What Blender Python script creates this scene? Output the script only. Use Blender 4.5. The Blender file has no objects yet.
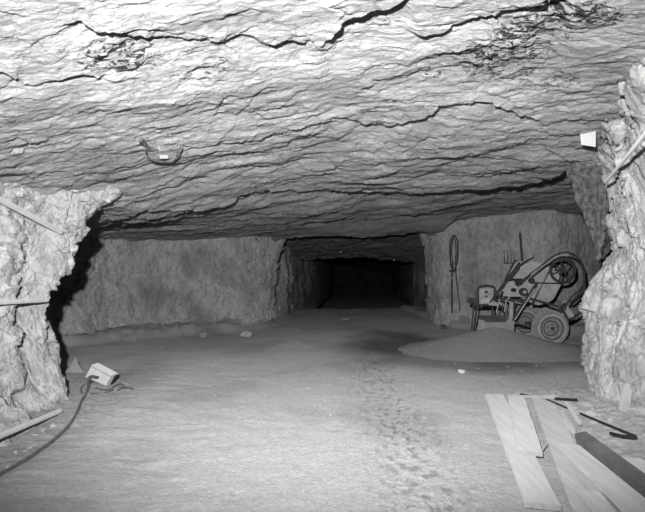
import bpy, bmesh, math, random
import numpy as np
from mathutils import Vector, Matrix
random.seed(7)
scene = bpy.context.scene
col = scene.collection
F = 480.0; CX = 322.5; HY = 278.0; CZ = 1.25          # focal length and horizon as measured on the photograph

def P(px, py, Y):                                      # measured image position at a depth -> place in the mine
    return np.array([(px-CX)*Y/F, Y, CZ+(HY-py)*Y/F])
def G(px, py, z=0.0):                                  # image position of a point standing at height z
    Y = F*(CZ-z)/(py-HY)
    return np.array([(px-CX)*Y/F, Y, z])

# ------------------------------------------------------------------ noise
def _perm(seed):
    r = np.random.RandomState(seed); p = r.permutation(256); return np.concatenate([p, p, p])
_G = np.random.RandomState(3).normal(size=(256, 3)); _G /= np.linalg.norm(_G, axis=1)[:, None]
def pn(x, y, z=0.0, seed=0):
    x = np.asarray(x, float); y = np.asarray(y, float)+x*0; z = np.asarray(z, float)+x*0
    pm = _perm(seed)
    xi = np.floor(x).astype(int); yi = np.floor(y).astype(int); zi = np.floor(z).astype(int)
    xf = x-xi; yf = y-yi; zf = z-zi
    xi &= 255; yi &= 255; zi &= 255
    f = lambda t: t*t*t*(t*(t*6-15)+10)
    u, v, w = f(xf), f(yf), f(zf)
    def g(dx, dy, dz):
        h = pm[pm[pm[(xi+dx) & 255]+((yi+dy) & 255)]+((zi+dz) & 255)]
        gr = _G[h]
        return gr[..., 0]*(xf-dx)+gr[..., 1]*(yf-dy)+gr[..., 2]*(zf-dz)
    a = g(0,0,0)*(1-u)+g(1,0,0)*u; b = g(0,1,0)*(1-u)+g(1,1,0)*u
    c = g(0,0,1)*(1-u)+g(1,0,1)*u; d = g(0,1,1)*(1-u)+g(1,1,1)*u
    return ((a*(1-v)+b*v)*(1-w)+(c*(1-v)+d*v)*w)*1.6
def fbm(x, y, z=0.0, o=4, seed=0):
    s = 0; a = 1; f = 1
    for i in range(o):
        s = s+a*pn(x*f+i*7.3, y*f+i*3.1, np.asarray(z)*f, seed+i); a *= .5; f *= 2.03
    return s
def ss(a, b, x):
    t = np.clip((x-a)/(b-a), 0, 1); return t*t*(3-2*t)
def saw(ph):                                           # slow fall, abrupt rise
    fr = ph-np.floor(ph); return (1-fr)*ss(0, .06, fr)

_R = np.random.RandomState(9).uniform(size=(256, 3)); _N = np.random.RandomState(10).normal(size=(256, 3))
def chip(x, y, z, seed=0, tilt=.6):                    # broken facets: every cell is a tilted flat face
    x = np.asarray(x, float); y = np.asarray(y, float)+x*0; z = np.asarray(z, float)+x*0
    pm = _perm(seed); xi = np.floor(x).astype(int); yi = np.floor(y).astype(int); zi = np.floor(z).astype(int)
    best = np.full(x.shape, 1e9); val = np.zeros(x.shape)
    for dx in (-1,0,1):
        for dy in (-1,0,1):
            for dz in (-1,0,1):
                h = pm[pm[pm[(xi+dx) & 255]+((yi+dy) & 255)]+((zi+dz) & 255)]
                ax = x-(xi+dx+_R[h,0]); ay = y-(yi+dy+_R[h,1]); az = z-(zi+dz+_R[h,2])
                d = ax*ax+ay*ay+az*az; k = d < best
                v = (_R[(h+71) & 255,1]-.5)+tilt*(ax*_N[h,0]+ay*_N[h,1]+az*_N[h,2])
                best = np.where(k, d, best); val = np.where(k, v, val)
    return val

# ------------------------------------------------------------------ materials
def mat(name, c, rough=.9, metal=0.0, var=.12, vscale=6.0, bump=0.0, bscale=40.0, spec=.2, stretch=(1,1,1), stain_shade=False, stain_shade_c=.05, veins=0):
    m = bpy.data.materials.new(name); m.use_nodes = True; nt = m.node_tree; N = nt.nodes; L = nt.links
    b = N['Principled BSDF']; b.inputs['Roughness'].default_value = rough; b.inputs['Metallic'].default_value = metal
    b.inputs['Specular IOR Level'].default_value = spec
    if 'Diffuse Roughness' in b.inputs: b.inputs['Diffuse Roughness'].default_value = 1.0
    tc = N.new('ShaderNodeTexCoord'); mp = N.new('ShaderNodeMapping'); mp.inputs['Scale'].default_value = stretch
    L.new(tc.outputs['Object'], mp.inputs['Vector'])
    n = N.new('ShaderNodeTexNoise'); n.inputs['Scale'].default_value = vscale; n.inputs['Detail'].default_value = 8; n.inputs['Roughness'].default_value = .65
    L.new(mp.outputs[0], n.inputs['Vector'])
    r = N.new('ShaderNodeMapRange'); r.inputs[1].default_value = .3; r.inputs[2].default_value = .7
    r.inputs[3].default_value = c*(1-var); r.inputs[4].default_value = min(.95, c*(1+var)); r.clamp = False
    L.new(n.outputs[0], r.inputs[0])
    out = r.outputs[0]
    if stain_shade:
        if veins:
            nv = N.new('ShaderNodeTexNoise'); nv.inputs['Scale'].default_value = veins; nv.inputs['Detail'].default_value = 5; nv.inputs['Distortion'].default_value = .6; L.new(mp.outputs[0], nv.inputs['Vector'])
            sb = N.new('ShaderNodeMath'); sb.operation = 'SUBTRACT'; sb.inputs[1].default_value = .5; L.new(nv.outputs[0], sb.inputs[0])
            ab = N.new('ShaderNodeMath'); ab.operation = 'ABSOLUTE'; L.new(sb.outputs[0], ab.inputs[0])
            vr = N.new('ShaderNodeMapRange'); vr.inputs[1].default_value = .0; vr.inputs[2].default_value = .022; vr.inputs[3].default_value = .62; vr.inputs[4].default_value = 1.0; L.new(ab.outputs[0], vr.inputs[0])
            ml = N.new('ShaderNodeMath'); ml.operation = 'MULTIPLY'; L.new(out, ml.inputs[0]); L.new(vr.outputs[0], ml.inputs[1]); out = ml.outputs[0]
            nf = N.new('ShaderNodeTexNoise'); nf.inputs['Scale'].default_value = veins*7; nf.inputs['Detail'].default_value = 6; nf.inputs['Roughness'].default_value = .75; L.new(mp.outputs[0], nf.inputs['Vector'])
            fr_ = N.new('ShaderNodeMapRange'); fr_.clamp = False; fr_.inputs[1].default_value = .35; fr_.inputs[2].default_value = .65; fr_.inputs[3].default_value = .84; fr_.inputs[4].default_value = 1.16; L.new(nf.outputs[0], fr_.inputs[0])
            ml = N.new('ShaderNodeMath'); ml.operation = 'MULTIPLY'; L.new(out, ml.inputs[0]); L.new(fr_.outputs[0], ml.inputs[1]); out = ml.outputs[0]
        # dark mineral pockets, speckled
        pa = N.new('ShaderNodeAttribute'); pa.attribute_name = 'pocket'
        ns = N.new('ShaderNodeTexNoise'); ns.inputs['Scale'].default_value = 15; ns.inputs['Detail'].default_value = 6; ns.inputs['Roughness'].default_value = .72; ns.inputs['Distortion'].default_value = .8; L.new(mp.outputs[0], ns.inputs['Vector'])
        sc = N.new('ShaderNodeMath'); sc.operation = 'MULTIPLY_ADD'; sc.inputs[1].default_value = .10; L.new(pa.outputs['Fac'], sc.inputs[0]); L.new(ns.outputs[0], sc.inputs[2])
        th = N.new('ShaderNodeMapRange'); th.inputs[1].default_value = .575; th.inputs[2].default_value = .625; L.new(sc.outputs[0], th.inputs[0])
        a2 = N.new('ShaderNodeMapRange'); a2.inputs[1].default_value = .12; a2.inputs[2].default_value = .4; L.new(pa.outputs['Fac'], a2.inputs[0])
        tm = N.new('ShaderNodeMath'); tm.operation = 'MULTIPLY'; L.new(th.outputs[0], tm.inputs[0]); L.new(a2.outputs[0], tm.inputs[1]); th = tm
        mk = N.new('ShaderNodeMix'); mk.data_type = 'FLOAT'; mk.inputs[3].default_value = .03; L.new(th.outputs[0], mk.inputs[0]); L.new(out, mk.inputs[2]); out = mk.outputs[0]
        at = N.new('ShaderNodeAttribute'); at.attribute_name = 'mineral_shade'
        mx = N.new('ShaderNodeMix'); mx.data_type = 'FLOAT'; mx.inputs[3].default_value = stain_shade_c
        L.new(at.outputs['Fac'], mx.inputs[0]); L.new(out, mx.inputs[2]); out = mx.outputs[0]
    L.new(out, b.inputs['Base Color'])
    if bump > 0:
        n2 = N.new('ShaderNodeTexNoise'); n2.inputs['Scale'].default_value = bscale; n2.inputs['Detail'].default_value = 7; n2.inputs['Roughness'].default_value = .7
        L.new(mp.outputs[0], n2.inputs['Vector'])
        bp = N.new('ShaderNodeBump'); bp.inputs['Strength'].default_value = 1.0; bp.inputs['Distance'].default_value = bump
        L.new(n2.outputs[0], bp.inputs['Height']); L.new(bp.outputs[0], b.inputs['Normal'])
    return m
M_ceil = mat('ceiling_rock', .415, var=.24, vscale=3.5, bump=.05, bscale=11, stretch=(1, 2.2, 2), stain_shade=True, stain_shade_c=.035, veins=3.2)
M_wall = mat('wall_rock', .47, var=.26, vscale=5, bump=.05, bscale=12, stretch=(1.7, 1.7, .8), stain_shade=True, stain_shade_c=.1, veins=3.5)
M_floor = mat('ground', .49, var=.16, vscale=26, bump=.03, bscale=55, stain_shade=True, stain_shade_c=.12)
M_darkrock = mat('dark_rock', .12, var=.85, vscale=16, bump=.03, bscale=30)
M_sand = mat('sand', .20, var=.12, vscale=16, bump=.012, bscale=60)
M_stone = mat('stone', .42, var=.15, vscale=12, bump=.01, bscale=40)
M_greystone = mat('grey_stone', .3, var=.2, vscale=12, bump=.01, bscale=40)
M_lump = mat('dull_dark_stone', .2, var=.8, vscale=14, bump=.01)
M_wood = mat('sawn_wood', .37, var=.16, vscale=5, bump=.002, bscale=30, stretch=(6, .4, 6))
M_oldwood = mat('dusty_wood', .33, var=.16, vscale=5, bump=.003, bscale=30, stretch=(6, .5, 6))
M_darkwood = mat('tarred_timber', .085, var=.3, vscale=6, bump=.003, bscale=30)
M_black = mat('black_rubber', .02, var=.3, rough=.7)
M_iron = mat('dark_iron', .05, var=.4, vscale=12, rough=.6, spec=.4)
M_rim = mat('dusty_rim_steel', .25, var=.25, vscale=14)
M_drum = mat('dusty_drum_steel', .42, var=.25, vscale=7, rough=.7, spec=.3)
M_dusty = mat('dusty_steel', .42, var=.3, vscale=10, rough=.7, spec=.3)
M_tyre = mat('dusty_tyre', .26, var=.2, vscale=14)
M_pale = mat('pale_paint', .55, var=.1, vscale=12, rough=.6, spec=.3)
M_paper = mat('pale_plate_paint', .6, var=.04, vscale=12)
M_grey = mat('grey_paint', .3, var=.1)
M_cable = mat('cable_sheath', .08, var=.3, vscale=20)
M_cable_d = mat('dusty_cable_sheath', .22, var=.2, vscale=20)
M_pole = mat('dusty_pole', .36, var=.12, vscale=14)

# ------------------------------------------------------------------ object helpers
def link(o, parent=None):
    col.objects.link(o)
    if parent is not None:
        o.parent = parent; o.matrix_parent_inverse = Matrix.Translation(parent.location).inverted()
    return o
def tag(o, label=None, cat=None, group=None, kind=None):
    if label: o['label'] = label
    if cat: o['category'] = cat
    if group: o['group'] = group
    if kind: o['kind'] = kind
    return o
def empty(name, loc, label, cat, group=None):
    o = bpy.data.objects.new(name, None); o.location = Vector([float(v) for v in loc]); o.empty_display_size = .1
    col.objects.link(o); return tag(o, label, cat, group)
def grid_mesh(name, V, m, stain_shade=None, pocket=None):
    nu, nv = V.shape[:2]
    me = bpy.data.meshes.new(name)
    idx = np.arange(nu*nv).reshape(nu, nv)
    q = np.stack([idx[:-1,:-1], idx[1:,:-1], idx[1:,1:], idx[:-1,1:]], -1).reshape(-1, 4)
    me.vertices.add(nu*nv); me.vertices.foreach_set('co', V.reshape(-1).astype(np.float32))
    me.loops.add(q.size); me.loops.foreach_set('vertex_index', q.reshape(-1).astype(np.int32))
    me.polygons.add(len(q)); me.polygons.foreach_set('loop_start', (np.arange(len(q))*4).astype(np.int32))
    me.update(calc_edges=True)
    if stain_shade is not None:
        a = me.attributes.new('mineral_shade', 'FLOAT', 'POINT'); a.data.foreach_set('value', stain_shade.reshape(-1).astype(np.float32))
    if pocket is not None:
        a = me.attributes.new('pocket', 'FLOAT', 'POINT'); a.data.foreach_set('value', pocket.reshape(-1).astype(np.float32))
    me.materials.append(m)
    o = bpy.data.objects.new(name, me); col.objects.link(o); o['kind'] = 'structure'
    return o
def obj(name, bm, m, parent=None, smooth=False, bevel=0):
    if bevel: bmesh.ops.bevel(bm, geom=[e for e in bm.edges], offset=bevel, segments=2, affect='EDGES', profile=.5)
    bmesh.ops.recalc_face_normals(bm, faces=bm.faces)
    me = bpy.data.meshes.new(name)
    org = Vector((0, 0, 0))
    if parent is None and len(bm.verts):                # a one-mesh thing keeps its origin at its base
        xs = [v.co for v in bm.verts]
        org = Vector((sum(c.x for c in xs)/len(xs), sum(c.y for c in xs)/len(xs), min(c.z for c in xs)))
        bmesh.ops.translate(bm, verts=bm.verts, vec=-org)
    bm.to_mesh(me); bm.free()
    if smooth:
        for p in me.polygons: p.use_smooth = True
    me.materials.append(m)
    o = bpy.data.objects.new(name, me); o.location = org
    return link(o, parent)
def V3(p): return Vector([float(a) for a in p])
def catmull(pts, n=8):
    pts = [V3(p) for p in pts]
    if len(pts) < 3: return pts
    q = [2*pts[0]-pts[1]]+pts+[2*pts[-1]-pts[-2]]; out = []
    for i in range(1, len(q)-2):
        for k in range(n):
            t = k/n
            out.append(.5*((2*q[i])+(q[i+1]-q[i-1])*t+(2*q[i-1]-5*q[i]+4*q[i+1]-q[i+2])*t*t+(3*q[i]-q[i-1]-3*q[i+1]+q[i+2])*t**3))
    out.append(pts[-1]); return out
def tube(bm, pts, r, seg=8, closed=False, cap=True):
    pts = [V3(p) for p in pts]; n = len(pts); rings = []; up = None
    for i, p in enumerate(pts):
        a = pts[(i-1) % n] if (closed or i > 0) else p; b = pts[(i+1) % n] if (closed or i < n-1) else p
        t = (b-a).normalized()
        if up is None: up = Vector((0, 0, 1)) if abs(t.z) < .9 else Vector((0, 1, 0))
        s = t.cross(up).normalized(); up = s.cross(t).normalized()
        rr = r[i] if hasattr(r, '__len__') else r
        rings.append([bm.verts.new(p+rr*(math.cos(2*math.pi*k/seg)*s+math.sin(2*math.pi*k/seg)*up)) for k in range(seg)])
    for i in range(n if closed else n-1):
        A, B = rings[i], rings[(i+1) % n]
        for k in range(seg): bm.faces.new((A[k], A[(k+1) % seg], B[(k+1) % seg], B[k]))
    if cap and not closed: bm.faces.new(rings[0][::-1]); bm.faces.new(rings[-1])
    return bm
def box(bm, size, mtx):
    r = bmesh.ops.create_cube(bm, size=1, matrix=mtx @ Matrix.Diagonal((size[0], size[1], size[2], 1))); return bm
def bar(bm, a, b, w, h, roll=0.0):                      # rectangular bar from a to b
    a, b = V3(a), V3(b); d = b-a; q = d.to_track_quat('Y', 'Z').to_matrix().to_4x4()
    return box(bm, (w, d.length, h), Matrix.Translation((a+b)/2) @ q @ Matrix.Rotation(roll, 4, 'Y'))
def lathe(bm, prof, centre, axis, seg=40, cap=True):     # prof: list of (distance along axis, radius)
    ax = V3(axis).normalized(); q = ax.to_track_quat('Z', 'Y').to_matrix(); c = V3(centre); rings = []
    for t, r in prof:
        rings.append([bm.verts.new(c+q @ Vector((r*math.cos(2*math.pi*k/seg), r*math.sin(2*math.pi*k/seg), t))) for k in range(seg)])
    for A, B in zip(rings, rings[1:]):
        for k in range(seg): bm.faces.new((A[k], A[(k+1) % seg], B[(k+1) % seg], B[k]))
    if cap: bm.faces.new(rings[0][::-1]); bm.faces.new(rings[-1])
    return bm
def rock_bm(size, seed, sub=3, rough=.25):
    bm = bmesh.new(); bmesh.ops.create_icosphere(bm, subdivisions=sub, radius=.5)
    c = np.array([v.co[:] for v in bm.verts])
    r = np.random.RandomState(seed)
    for k in range(7):                                  # broken faces
        n = r.normal(size=3); n /= np.linalg.norm(n); d = r.uniform(.26, .42)
        e = np.maximum(c @ n-d, 0); c -= e[:, None]*n
    c *= (1+rough*.35*fbm(c[:,0]*3+seed, c[:,1]*3, c[:,2]*3, 3, 5))[:, None]
    c *= np.array(size)
    for v, p in zip(bm.verts, c): v.co = p
    return bm

# ------------------------------------------------------------------ ceiling shape
def ceil_low(x, Y):
    x = np.asarray(x, float); Y = np.asarray(Y, float)
    zf = np.interp(x, [-9,-4.5,-2.9,-2.4,-1.7,-.8,0,1.5,2.5,4,9], [1.95,2.05,2.06,2.10,2.28,2.47,2.55,2.6,2.58,2.58,2.6])
    zb = np.interp(x, [-9,-5,-3.5,-2,-.5,.8,2.5,3.3,3.8,4.5,9], [1.95,2.10,2.14,2.28,2.44,2.54,2.54,2.60,2.62,2.62,2.62])
    w = ss(6.6, 9.2, Y); z = zf*(1-w)+zb*w
    # brow over the tunnel mouth
    inx = ss(-1.9, -1.0, x)*(1-ss(3.1, 3.4, x))
    z = z-inx*ss(10.6, 12.6, Y)*(zb-2.36)
    z = z+.06*pn(x*.7, Y*.5, 0, 11)*ss(1.5, 3, Y)*(1-.5*ss(9, 11, Y))
    return z
CR = [ # (points in the photo, step height, decay length)
 ([(52,31),(62,27),(72,25),(88,24),(100,27),(115,30),(130,35),(145,37),(160,36),(172,40),(190,41),(205,43),(218,46),(230,43),(243,39),(262,42),(280,41),(292,39),(305,41),(318,40)], .055, .5),
 ([(218,46),(232,41),(245,34),(258,27),(268,28)], .02, .2),
 ([(8,56),(25,49),(35,43),(43,37)], .022, .2),
 ([(-40,60),(0,72),(12,78),(25,84),(38,86),(50,82),(70,79),(95,77),(115,78)], .05, .5),
 ([(210,29),(228,18),(245,14),(260,10),(272,6)], .03, .3),
 ([(316,50),(322,44),(330,36),(343,22),(355,18),(370,13),(388,10),(396,5),(402,0),(420,-12)], .13, .7),
 ([(318,64),(322,56),(327,46)], .03, .2),
 ([(400,34),(420,34),(433,35),(445,32),(458,28),(470,24),(480,21),(490,19),(505,11),(520,8),(535,4),(552,0),(575,-6)], .12, .6),
 ([(340,119),(370,128),(390,128),(410,123),(430,116),(440,109),(460,106),(488,102),(500,106),(512,112),(530,118),(548,125)], .07, .5),
 ([(160,84),(175,77),(190,80),(215,83),(232,80)], .025, .25),
 ([(395,146),(412,150),(422,143),(430,135),(442,127)], .035, .3),
 ([(535,143),(552,153),(570,161),(592,166)], .07, .6),
 ([(-60,170),(0,176),(20,174),(36,181),(42,175),(55,173),(70,174),(92,175)], .03, .4),
 ([(98,198),(112,197),(125,197),(145,196),(150,190)], .05, .5),
 ([(152,190),(165,189),(180,187),(195,180),(215,178)], .05, .4),
 ([(200,196),(215,194),(226,192)], .03, .3),
 ([(274,175),(280,168),(290,163),(308,168)], .04, .4),
 ([(95,222),(120,220),(135,217),(142,211),(160,212),(180,211),(205,210),(225,206),(235,202),(242,195),(260,192),(285,190),(305,191),(318,189),(340,190),(370,195),(400,194)], .085, 1.2),
 ([(60,231),(95,230),(120,230),(140,223),(165,225),(200,227),(230,227)], .08, 1.0),
 ([(165,236),(185,236),(210,233),(240,229),(262,229)], .06, 1.0),
 ([(230,226),(245,224),(270,224),(290,226),(310,223),(340,220),(400,219),(440,219)], .07, .8),
 ([(310,197),(325,203),(340,205),(355,203),(378,199)], .05, .5),
 ([(470,181),(490,178),(510,173),(530,168),(548,160)], .06, .5),
 ([(500,152),(520,148),(537,143)], .03, .3),
]
LIP = [(330,191),(370,195),(400,194),(420,195),(440,193),(470,192),(500,191),(525,188),(545,183),(562,176),(600,168),(680,160)]
MOUTH = [(262,244),(283,240),(300,236),(325,233),(350,230),(362,230),(375,235),(400,236),(440,238),(455,240)]
def unproj(pts):
    a = np.array(pts, float); sx = np.linspace(a[0,0], a[-1,0], max(8, int(len(a)*6))); sy = np.interp(sx, a[:,0], a[:,1])
    s = (sx-CX)/F; Y = np.full(len(s), 6.0)
    for _ in range(60):
        Y = .5*Y+.5*np.clip((ceil_low(s*Y, Y)-CZ)*F/(HY-sy), .8, 16)
    return s, Y
def ceil_z(x, Y, fine=True):
    z = ceil_low(x, Y).copy(); s = x/np.maximum(Y, .3)
    wob = .035*fbm(s*26, Y*.2, 0, 3, 21)
    def step(pts, h, L, keep=False, taper=True):
        cs, cY = unproj(pts)
        yc = np.interp(s, cs, cY)*(1+wob*.35)
        t = Y-yc
        tp = ss(cs[0], cs[0]+.05, s)*(1-ss(cs[-1]-.04, cs[-1], s)) if taper else 1.0
        f = ss(0, .012+.004*yc, t)*(1 if keep else np.exp(-np.maximum(t, 0)/L))
        # slab edge hangs slightly lower just before the crack
        f2 = -.25*np.exp(-np.abs(np.minimum(t, 0))/(.4*L))*(t < .0)
        return .62*np.clip(Y/4.5, .62, 1)*h*tp*(f+f2)*(.75+.6*ss(-.5, .5, pn(s*9, h*50, 0, 22)))
    front = (Y > .9)
    for pts, h, L in CR: z = z+np.where(front, step(pts, h, L), 0)
    # big right-hand brow: everything behind hangs higher
    cs, cY = unproj(LIP); yc = np.interp(s, cs, cY)*(1+wob*.3); tp = ss(cs[0], (500-CX)/F, s)
    z = z+np.where(front, (.05+.16*tp)*ss(cs[0], cs[0]+.08, s)*ss(0, .05, Y-yc)*(1-(.75)*ss(.3, 2.2, Y-yc)*(1-tp*.9)), 0)
    # shingled bedding, several scales
    wx = .25*fbm(x*.5, Y*.35, 0, 3, 31)
    g_ = np.clip(Y/5.5, .42, 1)
    m1 = ss(-.15, .35, fbm(x*.6, Y*.6, 3, 3, 33)); m2 = ss(-.3, .3, fbm(x*1.3, Y*1.1, 5, 3, 35))
    yy = np.maximum(Y, .5); lY = np.log(yy)*6.0
    z = z+.013*m1*saw(lY*.8+3.0*fbm(s*1.8, lY*.11, 0, 5, 37)+wx*1)*np.minimum(1, yy/4)
    z = z+.006*m2*saw(lY*2.1+3.8*fbm(s*2.6, lY*.25, 0, 5, 41)+wx*2)*np.minimum(1, yy/4)
    z = z+.0035*saw(lY*5.3+5.0*fbm(s*4.5, lY*.5, 0, 5, 43))*np.minimum(1.3, yy/4)*ss(-.3, .2, fbm(x*2, Y*2, 9, 2, 44))
    # chips and roughness
    if fine:
        z = z+.035*g_*fbm(x*1.1+Y*.5, Y*1.5, 0, 3, 52)+.012*g_*np.abs(fbm(x*2.2+Y*2.2, Y*2.4-x*1.2, 0, 4, 54))
        wz = .5*fbm(x*3, Y*3, 0, 3, 48)
        z = z+g_*.020*chip(x*1.3+wz*.5, Y*2.1+x*.4, wz*.3, 45, .5)+g_*.012*chip(x*3.4+wz, Y*6.0-x*.8, 0, 46, .5)+g_*.007*chip(x*9+wz*2, Y*14+x*5, 0, 47, .5)+.005*np.abs(fbm(x*11+Y*5, Y*16-x*4, 0, 4, 49))
    z = z+g_*.022*fbm(x*2.2+wx, Y*3.6, 0, 4, 51)+g_*.012*np.abs(fbm(x*6, Y*12, 0, 3, 53))-.01*np.abs(fbm(x*3+Y*2, Y*5, 0, 3, 57))
    return z
def blob(px, py, x0, y0, rx, ry): return np.exp(-(((px-x0)/rx)**2+((py-y0)/ry)**2)**1.5)
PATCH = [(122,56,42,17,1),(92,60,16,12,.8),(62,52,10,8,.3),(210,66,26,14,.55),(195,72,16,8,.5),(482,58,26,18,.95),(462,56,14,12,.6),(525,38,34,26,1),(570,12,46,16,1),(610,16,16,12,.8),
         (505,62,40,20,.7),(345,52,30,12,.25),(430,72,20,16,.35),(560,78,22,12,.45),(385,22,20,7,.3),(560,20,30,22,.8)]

print('ceiling'); 
def fan(nc, rows, amin, amax, off):
    a = np.linspace(amin, amax, nc)[:, None]; Y = rows[None, :]
    return a*(Y+off), Y+a*0
def rows_list(dmin, y0, y1, k):
    out = [y0]; 
    while out[-1] < y1: out.append(out[-1]+max(dmin, min(.16, out[-1]**2/(k))))
    return np.array(out)
rw = np.concatenate([np.linspace(-2.5, 1.4, 40)[:-1], rows_list(.0045, 1.4, 15.5, 880.)])
x, Y = fan(1080, rw, -.86, .86, 1.1)
z = ceil_z(x, Y)
px = CX+F*x/np.maximum(Y, .4); py = HY-F*(z-CZ)/np.maximum(Y, .4)
st = np.zeros_like(z)
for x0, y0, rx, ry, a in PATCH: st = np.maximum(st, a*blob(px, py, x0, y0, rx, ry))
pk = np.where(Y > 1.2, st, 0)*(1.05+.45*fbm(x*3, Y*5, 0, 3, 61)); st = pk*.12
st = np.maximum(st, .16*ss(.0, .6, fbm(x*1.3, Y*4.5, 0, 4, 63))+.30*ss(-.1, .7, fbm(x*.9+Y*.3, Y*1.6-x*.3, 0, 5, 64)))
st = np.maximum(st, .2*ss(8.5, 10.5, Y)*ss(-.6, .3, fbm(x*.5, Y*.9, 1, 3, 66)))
z = z-.02*pk*chip(x*8, Y*12, 0, 67, .6)
z = np.where((Y > 13.0), z+3*0, z)
# end of this rock sheet: stop at the tunnel mouth line, the tunnel roof takes over behind it
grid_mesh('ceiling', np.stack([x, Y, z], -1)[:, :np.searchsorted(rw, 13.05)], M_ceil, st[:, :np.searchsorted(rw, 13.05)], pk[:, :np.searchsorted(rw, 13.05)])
CEILX = None

# ------------------------------------------------------------------ floor shape
def floor_z(x, Y):
    x = np.asarray(x, float); Y = np.asarray(Y, float)+x*0
    z = .03*fbm(x*.5, Y*.35, 0, 3, 71)*ss(1.0, 3.5, Y)
    z = z-.02*np.exp(-((x-.45-.02*Y)/.28)**2)-.015*np.exp(-((x+1.25)/.3)**2)          # wheel tracks
    # banks of dirt against the walls
    z = z+.03*ss(-2.0, -2.9, x)*(1-ss(4.6, 6.2, Y))+.06*ss(1.9, 2.8, x)*(1-ss(4.6, 5.6, Y))
    wl = np.interp(x, [-9,-4.95,-3.5,-2,-1.1,-.6], [7.4,9.2,10.8,11.9,13.2,15])
    z = z+.16*ss(-1.0, 0, Y-wl)*ss(-.9, -1.5, x)
    z = z-.9*ss(19.5, 24, Y)
    wr = np.interp(x, [-9,-3,-1.3,2.9,3.3,4.2,5.3,7], [40,40,40,40,12.4,11.9,11.2,11.5])
    z = z+.12*ss(-.7, 0, Y-wr)*ss(3.0, 3.4, x)
    return z
def floor_fine(x, Y):
    rough = np.exp(-((x-.55-.02*Y)/.35)**2)*(1-ss(7, 9, Y))
    wl = np.interp(x, [-9,-4.95,-3.5,-2,-1.1,-.6], [7.4,9.2,10.8,11.9,13.2,15])
    z = floor_z(x, Y)+.006*fbm(x*5, Y*5, 0, 4, 73)+(.05*chip(x*4, Y*4, 0, 74)+.10*fbm(x*1.2, Y*1.2, 0, 4, 70))*ss(-1.2, -.2, Y-wl)*ss(-.9, -1.5, x)
    z = z+(.003+.011*rough)*np.abs(fbm(x*16, Y*14, 0, 2, 75))
    edge = ss(1.7, 2.5, x)*(1-ss(5, 6, Y))+ss(-1.6, -2.4, x)*(1-ss(5, 7, Y))
    z = z+.03*edge*np.abs(fbm(x*7, Y*7, 0, 3, 77))+.006*fbm(x*1.5+Y*.4, Y*6, 0, 3, 79)*ss(-.2, -1.2, x)
    return z
print('floor')
rw = np.concatenate([np.linspace(-2.5, 1.6, 30)[:-1], rows_list(.008, 1.6, 30., 700.), np.linspace(30.3, 61, 40)])
x, Y = fan(760, rw, -.86, .86, 1.1)
z = floor_fine(x, Y)
px = CX+F*x/np.maximum(Y, .4); py = HY+F*(CZ-z)/np.maximum(Y, .4)
st = .22*ss(.0, .5, fbm(x*.8, Y*.5, 0, 4, 81))
rough = np.exp(-((x-.55-.02*Y)/.3)**2)*(1-ss(6.5, 8.5, Y)); st = st+.5*rough*ss(.12, .4, fbm(x*16, Y*9, 0, 3, 83))
d = fbm(x*1.1, Y*1.1, 0, 3, 85)*.5
st = st+.65*ss(1.35, .75, np.sqrt(((x-2.9)/2.35)**2+((Y-8.3)/1.75)**2)+d*.25)           # darker ground round the sand
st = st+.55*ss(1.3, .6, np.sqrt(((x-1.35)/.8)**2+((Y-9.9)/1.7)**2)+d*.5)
st = st+.22*ss(-.6, -1.6, x)*ss(6.2, 8.4, Y+d*1.5+.25*x)
st = st+.12*ss(9, 13, Y)
st = st+.30*ss(-1.75, -2.3, x+d*.3)*(1-ss(6, 7, Y))
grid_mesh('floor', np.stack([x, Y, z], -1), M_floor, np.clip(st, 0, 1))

# ------------------------------------------------------------------ rock walls
def cr1(C, n, axis):
    C = np.moveaxis(C, axis, 0); k = len(C)
    q = np.concatenate([[2*C[0]-C[1]], C, [2*C[-1]-C[-2]]])
    out = []
    cnt = n if hasattr(n, '__len__') else [n]*(k-1)
    for i in range(1, k):
        t = np.linspace(0, 1, cnt[i-1], endpoint=False).reshape((-1,)+(1,)*(C.ndim-1))
        out.append(.5*((2*q[i])+(q[i+1]-q[i-1])*t+(2*q[i-1]-5*q[i]+4*q[i+1]-q[i+2])*t*t+(3*q[i]-q[i-1]-3*q[i+1]+q[i+2])*t**3))
    out.append(C[-1:]); return np.moveaxis(np.concatenate(out), 0, axis)
WALLS = {}
PRINT = False
def sil(name, S):
    qx = CX+F*S[...,0]/S[...,1]; qy = HY-F*(S[...,2]-CZ)/S[...,1]; ok = S[...,1] > .5
    for t in (180,200,225,240,260,280,300,330,350,375,400,420):
        k = ok & (abs(qy-t) < 2)
        if k.any(): print(name, t, round(qx[k].min()), round(qx[k].max()))
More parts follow.
